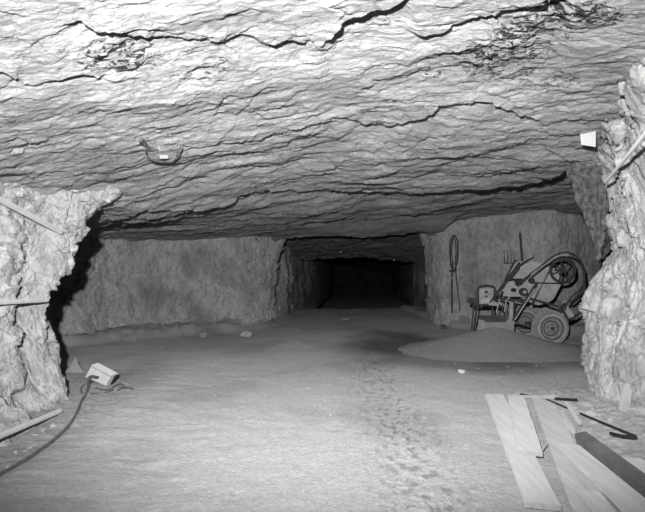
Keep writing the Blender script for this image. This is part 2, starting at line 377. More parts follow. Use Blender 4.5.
def wall(name, cols, nu, nv, amp=1.0, kind='pillar', seed=100, m=None, lean=1.0, tilt=.5):
    C = np.array([[np.array(p, float) for p in c] for c in cols])
    S = cr1(cr1(C, nu, 0), nv, 1)
    du = np.gradient(S, axis=0); dv = np.gradient(S, axis=1); n = np.cross(du, dv); n /= np.maximum(np.linalg.norm(n, axis=2), 1e-9)[..., None]
    x, y, z = S[...,0], S[...,1], S[...,2]
    h = x*.8+y*.6
    a = h+tilt*z; b = z-tilt*h                        # slanting cleavage
    wx = .3*fbm(x*.9, y*.9, z*.9, 3, seed)
    D = .06*fbm(x*.9, y*.9, z*.9, 3, seed+1)
    wz = .35*fbm(x*2.2, y*2.2, z*2.2, 3, seed+30)
    D = D+.10*chip(a*1.5+wz, b*1.0+wz*.6, y*.7, seed+2, .45)
    D = D+.055*chip(a*4.2+wz*1.6, b*2.3+wz, y*1.2, seed+3, .5)
    D = D+.026*chip(a*10+wz*3, b*5.0+wz*2, y*2, seed+4, .5)
    D = D+.012*chip(a*24+wz*5, b*11+wz*4, y*3, seed+5, .5)
    D = D+.030*ss(-.2, .3, pn(a*1.2, b*.8, y, seed+6))*saw(a*3.2+b*.6+2.0*fbm(a*1.1, b*.7, y, 4, seed+7))
    D = D+.018*fbm(x*5, y*5, z*5, 4, seed+13)
    D = (D-D.mean())*amp
    S2 = S+n*D[..., None]
    if PRINT: sil(name, S2)
    st = .35*ss(.15, .7, fbm(a*2.5, b*1.5, y, 4, seed+20)); 
    if kind == 'back': st = -.16+.62*ss(-.5, .9, fbm(a*1.6, y*1.0, z*1.0, 5, seed+21))
    if kind == 'tunnel': st = .72+.25*ss(-.3, .6, fbm(x, y, z, 4, seed+21))  # gloom of the tunnel painted into the rock colour, not a mineral stain
    WALLS[name] = S2
    return grid_mesh(name, S2, m or M_wall, np.clip(st, 0, 1))
def surf(name, px, py):
    S = WALLS[name]; qx = CX+F*S[...,0]/S[...,1]; qy = HY-F*(S[...,2]-CZ)/S[...,1]
    d = (qx-px)**2+(qy-py)**2; d = np.where(S[...,1] > .5, d, 1e9)
    near = d < 9
    Yv = S[...,1][near].min() if near.any() else S[...,1].flat[d.argmin()]
    return P(px, py, Yv)

print('walls')
# left pillar: columns from outside the frame round its nose to the dark side
YS = [470, 430, 380, 320, 260, 205, 150]
L0 = [(-5.2,-2.5,-.3),(-5.0,-2.5,.1),(-4.7,-2.5,.5),(-4.6,-2.5,1.0),(-4.5,-2.5,1.5),(-4.2,-2.5,2.0),(-3.9,-2.5,2.6)]
L1 = [(-3.4,2.2,-.3),(-3.35,2.25,.05),(-3.3,2.3,.45),(-3.25,2.4,1.0),(-3.2,2.4,1.5),(-3.0,2.3,1.95),(-2.8,2.2,2.5)]
L2 = [P(0,492,3.5),P(-2,446,3.6),P(-2,400,4.0),P(-2,330,4.25),P(-2,265,4.3),P(0,200,4.2),P(4,120,4.0)]
L3 = [P(24,470,4.0),P(25,425,4.2),P(21,385,4.5),P(16,325,4.7),P(22,262,4.75),P(42,200,4.7),P(60,150,4.6)]
L4 = [P(60,440,4.75),P(64,403,4.85),P(58,372,5.0),P(48,330,5.1),P(62,276,5.15),P(90,224,5.2),P(124,180,5.2)]
L5 = [(-3.5,5.6,-.3),(-3.45,5.6,.05),(-3.5,5.6,.4),(-3.55,5.6,.9),(-3.45,5.6,1.35),(-3.2,5.65,1.85),(-2.8,5.7,2.5)]
L6 = [(-6.5,6.4,-.3),(-6.5,6.4,.05),(-6.5,6.4,.4),(-6.5,6.4,.9),(-6.5,6.4,1.4),(-6.4,6.4,1.9),(-6.3,6.4,2.5)]
wall('wall_left', [L0,L1,L2,L3,L4,L5,L6], [30,60,90,80,60,40], [30,40,60,60,60,50], amp=1.0, seed=100, tilt=.9)
# right pillar
R0 = [(5.2,-2.5,-.3),(5.0,-2.5,.1),(4.7,-2.5,.6),(4.5,-2.5,1.2),(4.2,-2.5,1.8),(3.8,-2.5,2.3),(3.5,-2.5,2.9)]
R1 = [(3.35,2.4,-.3),(3.3,2.45,.05),(3.15,2.5,.6),(3.05,2.5,1.2),(2.75,2.4,1.8),(2.35,2.0,2.2),(2.0,1.2,2.8)]
R2 = [P(648,470,3.9),P(646,425,4.1),P(642,350,4.25),P(646,255,4.1),P(648,165,3.7),P(652,85,3.05),(1.75,2.1,2.8)]
R3 = [P(622,455,4.4),P(621,412,4.5),P(620,340,4.6),P(623,255,4.65),P(624,170,4.4),P(629,95,3.45),(1.95,2.8,2.85)]
R4 = [P(603,440,4.8),P(601,402,4.9),P(598,350,5.0),P(603,285,5.05),P(623,235,5.1),P(615,165,5.0),P(605,85,3.65)]
R5 = [(3.5,5.8,-.3),(3.5,5.8,.05),(3.5,5.8,.6),(3.6,5.8,1.2),(3.8,5.8,1.7),(3.75,5.8,2.3),(3.6,5.8,3.0)]
R6 = [(7.5,6.6,-.3),(7.5,6.6,.05),(7.5,6.6,.6),(7.5,6.6,1.2),(7.5,6.6,1.8),(7.5,6.6,2.3),(7.5,6.6,3.1)]
wall('wall_right', [R6,R5,R4,R3,R2,R1,R0], [40,60,80,90,60,30], [30,60,60,60,60,50], amp=.85, seed=200, tilt=.55)
# left back wall, running to the tunnel corner
def colw(px, pyb, Y, top=2.9, lean=.15, foot=.25):
    b = P(px, pyb, Y); x0, y0 = b[0], b[1]; d = np.array([x0, y0])/math.hypot(x0, y0)
    f = lambda z, o: (x0+d[0]*o, y0+d[1]*o, z)
    return [f(-.3, -foot), f(.05, -foot*.9), f(.3, 0), f(.9, .12), f(1.6, .12), f(2.2, -.02), f(top, -lean)]
B0 = [(-9.5,6.0,z) for z in (-.3,.05,.3,.9,1.6,2.2,2.9)]
B1 = [(-7.2,7.6,z) for z in (-.3,.05,.3,.9,1.6,2.2,2.9)]
B2 = colw(70,340,9.6); B3 = colw(113,334,10.7); B4 = colw(160,330,11.6); B5 = colw(205,329,12.0); B6 = colw(245,327,12.2, foot=.45)
B7 = colw(266,322,12.9, lean=0); B8 = [P(275,0,13.7)*np.array([1,1,0])+np.array([.35*max(0, z-1.5)**1.5,0,z]) for z in (-.3,.05,.3,.9,1.6,2.2,2.9)]
def tun(x, y): return [(x, y, z) for z in (-.3,.05,.3,.9,1.6,2.2,2.9)]
wall('wall_back_left', [B0,B1,B2,B3,B4,B5,B6,B7,B8,tun(-1.5,15.2),tun(-1.1,17)], [20,60,70,70,70,70,70,60,40,30], [10,25,50,60,50,30], amp=1.25, kind='back', seed=300, tilt=.25)
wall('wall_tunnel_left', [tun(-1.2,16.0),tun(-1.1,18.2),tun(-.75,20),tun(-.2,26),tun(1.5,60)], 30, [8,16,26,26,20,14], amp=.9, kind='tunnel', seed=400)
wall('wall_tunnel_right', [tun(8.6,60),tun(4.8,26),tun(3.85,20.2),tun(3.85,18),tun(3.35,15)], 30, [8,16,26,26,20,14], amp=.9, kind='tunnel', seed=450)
C0 = tun(3.4,15.6); C1 = [(3.15-.3*max(0, z-1.6)**1.5,14.0,z) for z in (-.3,.05,.3,.9,1.6,2.2,2.9)]; C2 = colw(441,322,12.7,lean=0,foot=.1,top=3.1); C3 = colw(458,320,12.6,lean=0,top=3.1)
C4 = colw(500,320,12.0,top=3.2,lean=0); C5 = colw(550,322,11.3,top=3.2,lean=0); C6 = colw(596,322,12.6,top=3.2,lean=0)
C7 = [(9.6,13.4,z) for z in (-.3,.05,.3,.9,1.6,2.2,3.2)]; C8 = [(11.5,8.0,z) for z in (-.3,.05,.3,.9,1.6,2.2,3.2)]
wall('wall_back_right', [C8,C7,C6,C5,C4,C3,C2,C1,C0], [20,40,60,60,60,50,40,30], [10,20,40,45,40,40], amp=.7, kind='back', seed=500, tilt=.3)
# tunnel end and tunnel roof
xx = np.linspace(-2.2, 9.5, 200)[:, None]; yy = np.concatenate([np.linspace(12.95, 24, 200), np.linspace(24.4, 61, 60)])[None, :]; X2 = xx+yy*0; Y2 = yy+xx*0
zt = 2.66-.55*ss(14, 19.6, Y2)+.7*ss(20.2, 21.0, Y2)+.05*fbm(X2, Y2, 0, 4, 91)+.05*saw(Y2*1.2+1.6*fbm(X2*.5, Y2*.4, 0, 3, 92))-.25*((X2-1.2)/2.2)**2*.5+.10*chip(X2*1.2, Y2*.9, 0, 93, .5)+.05*chip(X2*3, Y2*2.4, 0, 94, .5)
zt = zt-ss(13.15, 12.95, Y2)*.22
grid_mesh('ceiling_tunnel', np.stack([X2, Y2, zt], -1), M_wall, .85+0*zt)  # roof colour darkened as well, standing in for the tunnel's shade
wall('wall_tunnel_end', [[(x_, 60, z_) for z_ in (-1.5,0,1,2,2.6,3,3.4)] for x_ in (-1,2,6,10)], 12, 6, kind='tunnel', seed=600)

FZ = lambda x, y: float(floor_z(np.array([x]), np.array([y]))[0])
def onfloor(px, py, lift=0.0):
    z = 0.0
    for _ in range(6):
        p = G(px, py, z+lift); z = FZ(p[0], p[1])
    return np.array([p[0], p[1], z+lift])

# ------------------------------------------------------------------ hanging dark rock block and other rock pieces
print('things')
bm = bmesh.new()
outl = [((567,170),5.75),((583,164),5.6),((600,160),5.5),((606,190),5.45),((609,222),5.4),((606,244),5.35),((597,262),5.35),((592,240),5.6),((581,208),5.7),((570,188),5.75)]
fr = [bm.verts.new(V3(P(p[0], p[1], y))) for p, y in outl]; bk = [bm.verts.new(V3(P(p[0], p[1], y)+np.array([.50,.75,.02]))) for p, y in outl]
bm.faces.new(fr); bm.faces.new(bk[::-1])
for i in range(len(fr)): j = (i+1) % len(fr); bm.faces.new((fr[i], bk[i], bk[j], fr[j]))
bmesh.ops.triangulate(bm, faces=bm.faces)
bmesh.ops.subdivide_edges(bm, edges=bm.edges, cuts=5, use_grid_fill=True)
bmesh.ops.recalc_face_normals(bm, faces=bm.faces); bm.normal_update()
c = np.array([v.co[:] for v in bm.verts]); dn = fbm(c[:,0]*3.5, c[:,1]*3.5, c[:,2]*3.5, 4, 5)*.06
for v, k in zip(bm.verts, dn): v.co = v.co+v.normal*float(k)
tag(obj('rock_block', bm, M_darkrock), 'dark speckled rock block wedged between ceiling and right pillar', 'rock')

def ceil_pt(px, py):
    s = (px-CX)/F; Yv = 5.0
    ys = np.linspace(1.5, 12.5, 1500); zz = ceil_z(s*ys, ys); q = HY-F*(zz-CZ)/ys
    return P(px, py, ys[np.argmax(q >= py)])
# dark bracket-like stone on the ceiling
c0 = ceil_pt(160, 152)
e = empty('rock_remnant', c0, 'small dark jutting rock piece with a stub arm on the left half of the ceiling', 'rock')
cd = c0[1]-.14
def cp(px, py, dy=0): return P(px, py, ceil_pt(px, py)[1]-.13+dy)
bm = bmesh.new()
ol = [(146,147),(150,148),(158,151),(166,152),(174,150),(180,147),(182,150),(178,158),(172,162),(160,161),(150,158),(147,153)]
fr = [bm.verts.new(V3(cp(*p))) for p in ol]; bk = [bm.verts.new(V3(cp(p[0], p[1])+np.array([0,.05,.07]))) for p in ol]
bm.faces.new(fr); bm.faces.new(bk[::-1])
for i in range(len(fr)): j = (i+1) % len(fr); bm.faces.new((fr[i], bk[i], bk[j], fr[j]))
bmesh.ops.triangulate(bm, faces=bm.faces); bmesh.ops.subdivide_edges(bm, edges=bm.edges, cuts=2)
for v in bm.verts: v.co += Vector([random.uniform(-.005, .005) for _ in range(3)])
obj('lump', bm, M_lump, e)
bm = bmesh.new(); tube(bm, catmull([cp(140,139),cp(143,142),cp(149,148),cp(158,150)], 4), [.024,.024,.022,.02,.02,.018,.018,.016,.016,.016,.012,.01,.008], 7); obj('arm', bm, M_darkrock, e)
bm = bmesh.new(); tube(bm, catmull([cp(146,148,-.01),cp(147,155,-.01),cp(153,160,-.01),cp(163,162,-.01),cp(173,161,-.01),cp(178,154,-.01)], 4), .008, 6); obj('rim', bm, M_darkrock, e)
bm = bmesh.new(); bar(bm, cp(160,156,-.02), cp(167.5,156,-.02), .012, .045); o = obj('face_spot', bm, M_pole, e); tag(o, 'pale spot')
# pale plate by the right end of the ceiling
p0 = surf('wall_right', 600, 135); pc = ceil_pt(588, 135)
bm = bmesh.new(); yy0 = pc[1]-.13
q = [P(581,124,yy0),P(596,123,yy0-.05),P(596,147,yy0+.05),P(583,145,yy0+.1)]
fr = [bm.verts.new(V3(p)) for p in q]; bk = [bm.verts.new(V3(p+np.array([0,.035,.012]))) for p in q]
bm.faces.new(fr); bm.faces.new(bk[::-1])
for i in range(4): j = (i+1) % 4; bm.faces.new((fr[i], bk[i], bk[j], fr[j]))
tag(obj('plate', bm, M_paper, bevel=.004), 'pale square plate on the ceiling just above the dark rock block', 'plate')

# rods on the pillars
def rod_on(wallname, name, pts, r, m, label, cat, off=.0):
    bm = bmesh.new(); q = [surf(wallname, *p) for p in pts]; a, b = q[0], q[-1]
    # a straight pole touching the most prominent rock
    ys = [p[1] for p in q]; lin = [a[1]+(b[1]-a[1])*k/(len(q)-1) for k in range(len(q))]; sh = min(y-l for y, l in zip(ys, lin))
    A = P(pts[0][0], pts[0][1], a[1]+sh-off); B = P(pts[-1][0], pts[-1][1], b[1]+sh-off)
    tube(bm, [A, B], r, 12); return tag(obj(name, bm, m, smooth=False), label, cat)
rod_on('wall_left', 'pole', [(-12,193),(0,199),(20,209),(40,220),(61,232)], .026, M_pole, 'long dusty pole slanting down across the upper left pillar', 'pole', -.02)
rod_on('wall_left', 'pole', [(-12,303),(0,303),(15,302),(30,302),(47,300)], .022, M_pole, 'short level dusty pole across the middle of the left pillar', 'pole', .0)
rod_on('wall_left', 'pole', [(-12,441),(0,436),(20,428),(42,419),(60,411)], .022, M_pole, 'dusty pole lying along the foot of the left pillar', 'pole', .0)
rod_on('wall_right', 'pole', [(655,122),(645,134),(632,149),(618,166),(606,182)], .014, M_pole, 'dusty pole slanting up across the upper right pillar', 'pole', -.02)

# ------------------------------------------------------------------ sand pile
def pile_z(x, y):
    u = (x-3.0)/1.75; v = (y-8.35)/1.35; r = np.sqrt(u*u+v*v)*(1+.07*fbm(x*1.2, y*1.2, 0, 2, 95))
    crest = .40*np.clip(1-r, 0, 1)**1.05
    return crest+.008*fbm(x*6, y*6, 0, 3, 96)
g = 120; xs = np.linspace(1.2, 4.8, g)[:, None]+np.zeros((1, g)); ys = np.linspace(6.9, 9.8, g)[None, :]+np.zeros((g, 1))
zz = floor_z(xs, ys)+pile_z(xs, ys)-.012
u = np.sqrt(((xs-3.0)/1.75)**2+((ys-8.35)/1.35)**2); zz = np.where(u > .98, zz-.08*(u-.98)*10, zz)
sp_ = grid_mesh('sand_pile', np.stack([xs, ys, zz], -1), M_sand, np.zeros_like(zz))
sp_['kind'] = 'stuff'; tag(sp_, 'low spread heap of dark sand in front of the concrete mixer', 'sand')
def SZ(x, y): return FZ(x, y)+max(0, float(pile_z(np.array([x]), np.array([y]))[0]))

# ------------------------------------------------------------------ concrete mixer
MY = 8.95; SC = MY/F
def Mx(px, py, dy=0.0): return Vector(((px-CX)*SC, MY+dy, CZ+(HY-py)*SC))
mixer = empty('concrete_mixer', Mx(545, 345), 'old tilting drum concrete mixer with spoked flywheel and rubber tyred wheel', 'concrete mixer')
AY = (0, 1, 0)
def wheel(cx, cy, dy, r):
    c = Mx(cx, cy, dy); w = .075
    bm = bmesh.new()
    prof = [(-w*.7, r*.60), (-w, r*.68), (-w*1.15, r*.80), (-w*1.05, r*.92), (-w*.6, r*.99), (0, r), (w*.6, r*.99), (w*1.05, r*.92), (w*1.15, r*.80), (w, r*.68), (w*.7, r*.60)]
    lathe(bm, prof, c, AY, 48, cap=False); t = obj('tyre', bm, M_tyre, mixer, smooth=True)
    bm = bmesh.new(); lathe(bm, [(-w*1.16, r*.70), (-w*1.22, r*.72), (-w*1.24, r*.75), (-w*1.16, r*.78)], c, AY, 48, cap=False); o = obj('sidewall_ring', bm, M_dusty, t, smooth=True)
    bm = bmesh.new(); lathe(bm, [(-w*.75, r*.62), (-w*1.05, r*.60), (-w*1.0, r*.54), (-w*.3, r*.50), (-w*.2, r*.34), (-w*.75, r*.30), (-w*.8, r*.15), (-w*1.2, r*.13), (-w*1.2, .001)], c, AY, 40, cap=False)
    rim = obj('rim', bm, M_rim, mixer, smooth=False)
    bm = bmesh.new(); lathe(bm, [(-w*1.5, .001), (-w*1.5, r*.09), (-w*1.0, r*.11), (w, r*.11), (w, .001)], c, AY, 20, cap=False); hub = obj('hub', bm, M_iron, rim)
    for q_ in (.605, .40):
        bm = bmesh.new(); ww = w*1.06 if q_ > .5 else w*.55; lathe(bm, [(-ww, r*(q_-.025)), (-ww-.008, r*q_), (-ww, r*(q_+.025))], c, AY, 40, cap=False); obj('rim_ring', bm, M_iron, rim)
    for k in range(5):
        bm = bmesh.new(); a = k*2*math.pi/5+.3; p = c+Vector((math.cos(a)*r*.23, -w*.8, math.sin(a)*r*.23)); lathe(bm, [(-.018, .001), (-.018, .011), (.01, .011)], p, AY, 6, cap=False)
        obj('bolt', bm, M_iron, rim)
wheel(550, 328, 0, .335); wheel(550, 328, 1.15, .335)
bm = bmesh.new(); tube(bm, [Mx(550,328,-.02), Mx(550,328,1.17)], .028, 10); obj('axle', bm, M_iron, mixer)
# drum: axis leans up to the left
dc = Mx(549, 283, .55); ax = Vector((-.80, .40, .42)).normalized()
bm = bmesh.new(); R_ = .40
lathe(bm, [(-.42, .001), (-.42, .16), (-.38, .24), (-.24, R_*.96), (-.16, R_), (.12, R_), (.18, R_*.97), (.42, .27), (.50, .235), (.53, .235), (.53, .215), (.49, .215), (.40, .24), (.15, R_*.93), (-.15, R_*.95), (-.36, .1), (-.36, .001)], dc, ax, 48, cap=False)
drum = obj('drum', bm, M_drum, mixer, smooth=False)
bm = bmesh.new(); lathe(bm, [(-.03, R_), (-.03, R_+.028), (.03, R_+.028), (.03, R_)], dc, ax, 48, cap=False); o = obj('drum_band', bm, M_dusty, drum)
bm = bmesh.new(); lathe(bm, [(.50, .236), (.50, .262), (.54, .262), (.54, .236)], dc, ax, 48, cap=False); obj('drum_mouth_rim', bm, M_iron, drum)
bm = bmesh.new()
for k in range(48):
    a = 2*math.pi*k/48; q = ax.to_track_quat('Z', 'Y').to_matrix(); p = dc+q @ Vector((math.cos(a)*(R_+.012), math.sin(a)*(R_+.012), -.13)); d2 = q @ Vector((math.cos(a), math.sin(a), 0))
    bar(bm, p, p+d2*.022, .02, .05)
obj('ring_gear', bm, M_iron, drum)
# flywheel
fc = Mx(562, 270, -.02); fr_ = 12.2*SC
bm = bmesh.new(); lathe(bm, [(-.03, fr_-.022), (-.03, fr_+.012), (.03, fr_+.012), (.03, fr_-.022), (-.03, fr_-.022)], fc, AY, 48, cap=False); fw = obj('flywheel', bm, M_iron, mixer, smooth=False)
for k in range(7):
    a = math.radians(-5+k*360/7); d2 = Vector((math.cos(a), 0, math.sin(a))); bm = bmesh.new(); bar(bm, fc+d2*.03, fc+d2*(fr_-.015), .016, .026, math.pi/2); obj('spoke', bm, M_iron, fw)
bm = bmesh.new(); lathe(bm, [(-.06, .001), (-.06, .03), (-.04, .048), (.04, .048), (.04, .001)], fc, AY, 20, cap=False); obj('flywheel_hub', bm, M_iron, fw)
bm = bmesh.new(); tube(bm, [fc, fc+Vector((0, .6, 0))], .02, 8); obj('drive_shaft', bm, M_iron, mixer)
# belt
pc_ = Mx(531, 280.5, -.02); pr = .035
bm = bmesh.new(); lathe(bm, [(-.035, .001), (-.035, pr+.012), (-.02, pr), (.02, pr), (.035, pr+.012), (.035, .001)], pc_, AY, 20, cap=False); obj('engine_pulley', bm, M_iron, mixer)
loop = []
dv = Vector((fc.x-pc_.x, 0, fc.z-pc_.z)); base = math.atan2(dv.z, dv.x); beta = math.acos((fr_+.012-pr)/dv.length)
for k in range(25): a = base+(math.pi-beta)-k*(2*math.pi-2*beta)/24; loop.append(fc+Vector((math.cos(a), 0, math.sin(a)))*(fr_+.02))
for k in range(9): a = base-(math.pi-beta)-k*(2*beta)/8; loop.append(pc_+Vector((math.cos(a), 0, math.sin(a)))*(pr+.006))
bm = bmesh.new(); tube(bm, loop, .011, 6, closed=True); obj('drive_belt', bm, M_black, mixer)
# hoop guard over flywheel and belt
gp = [(516,286),(527,276),(540,266),(551,257),(558,253.5),(566,252.5),(574,256),(580,263),(582.5,272),(582.5,284),(580,291),(574,298),(569,302)]
bm = bmesh.new(); pts = catmull([Mx(a, b, -.07) for a, b in gp], 6)
prev = None
for i, p in enumerate(pts):                              # a bent flat strip
    t = (pts[min(i+1, len(pts)-1)]-pts[max(i-1, 0)]).normalized(); nrm = Vector((-t.z, 0, t.x))
    ring = [bm.verts.new(p+nrm*a+Vector((0, b, 0))) for a, b in ((-.012,-.01),(.012,-.01),(.012,.04),(-.012,.04))]
    if prev:
        for k in range(4): bm.faces.new((prev[k], prev[(k+1) % 4], ring[(k+1) % 4], ring[k]))
    prev = ring
obj('belt_guard', bm, M_iron, mixer)
gp = [(529,275),(541,266),(551,259),(559,255.5),(566,255.5)]
bm = bmesh.new(); tube(bm, catmull([Mx(a, b, -.09) for a, b in gp], 5), .012, 6); tag(obj('guard_edge', bm, M_dusty, mixer), 'dusty pale strip')
gp = [(582,285),(577,291),(570,297),(566,303),(563,309)]
bm = bmesh.new(); tube(bm, catmull([Mx(a, b, -.05) for a, b in gp], 5), .018, 8); obj('guard_stay', bm, M_iron, mixer)
# chassis
def mbar(name, a, b, w, dy=0, m=None, t=.05, par=None):
    bm = bmesh.new(); bar(bm, Mx(a[0], a[1], dy), Mx(b[0], b[1], dy), t, w); return obj(name, bm, m or M_iron, par or mixer)
for dy in (.05, 1.0):
    mbar('frame_rail', (500,298), (527,302), .035, dy)
    mbar('frame_rail', (530,298), (560,307), .035, dy)
    mbar('frame_rail', (515,323), (538,329), .035, dy)
mbar('bottom_rail', (536,329), (550,328), .05, .05, M_dusty)
mbar('strut', (537,284), (513,321), .04, .02, M_iron)
mbar('strut', (534,289), (514,320), .018, -.03, M_dusty, .02)
mbar('strut', (521,267), (495,299), .035, .1, M_iron)
mbar('strut', (526,262), (503,293), .022, .3, M_iron)
mbar('strut', (530,272), (507,300), .018, .0, M_dusty, .02)
mbar('strut', (566,303), (559,312), .04, .03, M_iron)
mbar('rear_stay', (566,302), (577,319), .035, .1, M_dusty)
mbar('rear_stay', (583,313), (570,322), .035, .1, M_iron)
mbar('rear_stay', (564,308), (572,322), .03, .1, M_iron)
mbar('rear_plate', (567,312), (576,317), .12, .14, M_drum, .02)
mbar('support_leg', (512.5,302), (512,338), .045, .05, M_dusty)
mbar('support_leg', (515,300), (515,336), .02, .08, M_iron)
mbar('cross_beam', (515,330), (515,330.1), .04, .5, M_iron, .9)
# engine
e0 = Mx(519, 291, .22)
bm = bmesh.new(); box(bm, (.34, .3, .22), Matrix.Translation(e0)); eng = obj('engine', bm, M_drum, mixer, bevel=.025)
bm = bmesh.new()
for k in range(6): box(bm, (.16, .2, .012), Matrix.Translation(Mx(520, 282, .18)+Vector((0, 0, k*.024-.06))))
obj('cooling_fins', bm, M_iron, eng)
bm = bmesh.new(); lathe(bm, [(-.02, .001), (-.02, .06), (.0, .075), (.08, .075)], Mx(524, 292, .0), AY, 24, cap=False); obj('flywheel_cover', bm, M_iron, eng)
bm = bmesh.new(); lathe(bm, [(-.02, .001), (-.02, .028), (.02, .028)], Mx(524, 292, -.03), AY, 16, cap=False); obj('starter_cap', bm, M_dusty, eng)
bm = bmesh.new(); lathe(bm, [(-.02, .001), (-.02, .035), (.08, .035)], Mx(514, 290, .0), AY, 16, cap=False); obj('carburettor', bm, M_black, eng)
bm = bmesh.new(); lathe(bm, [(-.09, .001), (-.09, .045), (.09, .045), (.09, .001)], Mx(512, 284, .12), (1, 0, .2), 16, cap=False); obj('fuel_tank', bm, M_dusty, eng)
bm = bmesh.new(); tube(bm, catmull([Mx(505,292,.1), Mx(501,296,.05), Mx(499,303,.05), Mx(503,308,.05)], 5), .018, 8); obj('exhaust_pipe', bm, M_iron, eng)
for i, (a, b) in enumerate([((500,299),(497,312)),((504,299),(503,313)),((508,300),(506,312)),((518,303),(516,312))]): mbar('rod', a, b, .016, .02+.03*i, M_iron if i % 2 else M_dusty, .016)
# tilting hand lever and hoop handle
bm = bmesh.new(); tube(bm, catmull([Mx(492,303,.12), Mx(497,296,.12), Mx(505,287,.12), Mx(513,277,.12), Mx(518,269,.12), Mx(527,262,.12), Mx(537,257,.12)], 5), .016, 8); obj('tilt_lever', bm, M_iron, mixer)
mbar('toolbox', (494,304), (506,305), .07, .2, M_drum, .16)

# tubular frame with pale panel, left of the mixer
FYc = 9.25; SF = FYc/F
def Fp(px, py, dy=0.0): return Vector(((px-CX)*SF, FYc+dy, CZ+(HY-py)*SF))
gz = SZ(Fp(484, 300).x, FYc)
fe = empty('metal_frame', (Fp(484,300).x, FYc, gz), 'small tubular metal frame with pale panel standing left of the mixer', 'frame')
bm = bmesh.new(); lp = [(478,306),(477,300),(477.5,291),(479,287.5),(483,286),(490,286),(494,287.5),(495.5,291),(495.5,298),(494,303)]
tube(bm, catmull([Fp(a, b) for a, b in lp], 5), .024, 8); obj('hoop', bm, M_iron, fe)
bm = bmesh.new(); bar(bm, Fp(479.5,296.5,.01), Fp(493.5,296.5,.01), .02, .30); pn_ = obj('panel', bm, M_drum, fe, bevel=.005)
bm = bmesh.new(); bar(bm, Fp(481,301,-.012), Fp(491,301,-.012), .015, .07); tag(obj('panel_strip', bm, M_pale, pn_), 'pale strip')
bm = bmesh.new(); lathe(bm, [(-.02,.001),(-.02,.03),(0,.03)], Fp(486,292,.0), AY, 12, cap=False); obj('knob', bm, M_iron, pn_)
bm = bmesh.new(); lathe(bm, [(-.02,.001),(-.02,.022),(0,.022)], Fp(486,296.5,.0), AY, 12, cap=False); obj('knob', bm, M_iron, pn_)
bm = bmesh.new(); tube(bm, [Fp(470,304), Fp(478,305), Fp(490,305), Fp(496,302)], .02, 8); obj('cross_bar', bm, M_iron, fe)
bm = bmesh.new(); bar(bm, Fp(468,300,0), Fp(475,301,0), .1, .10); obj('bracket', bm, M_iron, fe, bevel=.012)
for (a, b, dy) in (((474,304),(471,330),0), ((477,305),(477,330),.25), ((493,304),(494,325),.2)):
    A = Fp(a[0], a[1], 0); B = Fp(b[0], b[1], dy); B.z = SZ(B.x, B.y)-.01; bm = bmesh.new(); tube(bm, [A, B], .017, 8); obj('leg', bm, M_iron, fe)

# low box sunk into the sand
bx_c = P(496, 315, 8.75); zb = SZ(bx_c[0], bx_c[1])
te = empty('trough', (bx_c[0], bx_c[1], zb-.05), 'low grey open box with a dark slot, sunk in the top of the sand heap', 'box')
W_, D_, H_ = .52, .30, .30
for nm, sz, pos in (('front_board', (W_, .025, H_*.55), (0, -D_/2, -.04)), ('back_board', (W_, .025, H_), (0, D_/2, .02)), ('end_board', (.025, D_, H_*.7), (-W_/2, 0, -.01)), ('end_board', (.025, D_, H_*.7), (W_/2, 0, -.01)), ('top_rim', (W_+.05, .06, .025), (0, -D_/2, .055))):
    bm = bmesh.new(); box(bm, sz, Matrix.Translation(Vector((bx_c[0], bx_c[1], zb+.10))+Vector(pos))); obj(nm, bm, M_grey if nm != 'back_board' else M_darkwood, te, bevel=.004)

# pitchfork and steel bar against the back wall
wy = surf('wall_back_right', 509, 262)[1]
fy = wy-.10
pf = empty('pitchfork', P(510, 330, fy-.1)*np.array([1,1,0])+np.array([0,0,.0]), 'pitchfork leaning tines up on the back wall above the mixer engine', 'pitchfork')
bm = bmesh.new(); tube(bm, [P(504.3,263,fy), P(514.5,263,fy)], .011, 8); obj('fork_head', bm, M_iron, pf)
for a in (504.5, 507.8, 511.1, 514.3):
    bm = bmesh.new(); tube(bm, [P(a,263,fy), P(a-.2,257,fy-.02), P(a-.5,250,fy)], [.010,.008,.005], 7); obj('tine', bm, M_iron, pf)
A = P(509.5,263,fy); B = np.array([A[0]+.02, fy-.35, FZ(A[0], fy-.35)])
bm = bmesh.new(); tube(bm, [A, B], .016, 8); tag(obj('shaft', bm, M_pole, pf), 'dusty wooden shaft')
wy = surf('wall_back_right', 520, 236)[1]; A = P(520, 233, wy-.07); B = np.array([A[0]+.02, wy-.45, FZ(A[0], wy-.45)])
bm = bmesh.new(); tube(bm, [A, B], .026, 8); tag(obj('steel_bar', bm, M_iron), 'dark upright bar leaning on the back wall behind the mixer', 'bar')

# ------------------------------------------------------------------ coiled cable on the wall
wy = min(surf('wall_back_right', q, r_)[1] for q, r_ in ((452,240),(454,260),(455,280),(454,300)))-.04
H = lambda a, b, dy=0: P(a, b, wy+dy)
he = empty('hanging_cable', H(454, 312), 'long looped black cable hanging from a peg beside the tunnel mouth', 'cable')
bm = bmesh.new(); tube(bm, catmull([H(451.5,268),H(450,256),H(450.3,244),H(452.5,236.5),H(455,236),H(457.6,242),H(457.8,254),H(456,266),H(453,272)], 6), .021, 7); obj('loop', bm, M_cable, he)
bm = bmesh.new(); tube(bm, catmull([H(452.5,262,-.03),H(451.5,250,-.03),H(453.2,239,-.03),H(455.3,241,-.03),H(456,252,-.03),H(455,264,-.03)], 6), .014, 7); obj('loop', bm, M_cable, he)
bm = bmesh.new(); tube(bm, catmull([H(453,262),H(452,275),H(451.8,290),H(452,303),H(452,313)], 6), .022, 7); obj('strand', bm, M_cable, he)
bm = bmesh.new(); tube(bm, catmull([H(455.5,262),H(456,275),H(457.5,290),H(459.5,304),H(460,311)], 6), .013, 7); obj('strand', bm, M_cable, he)
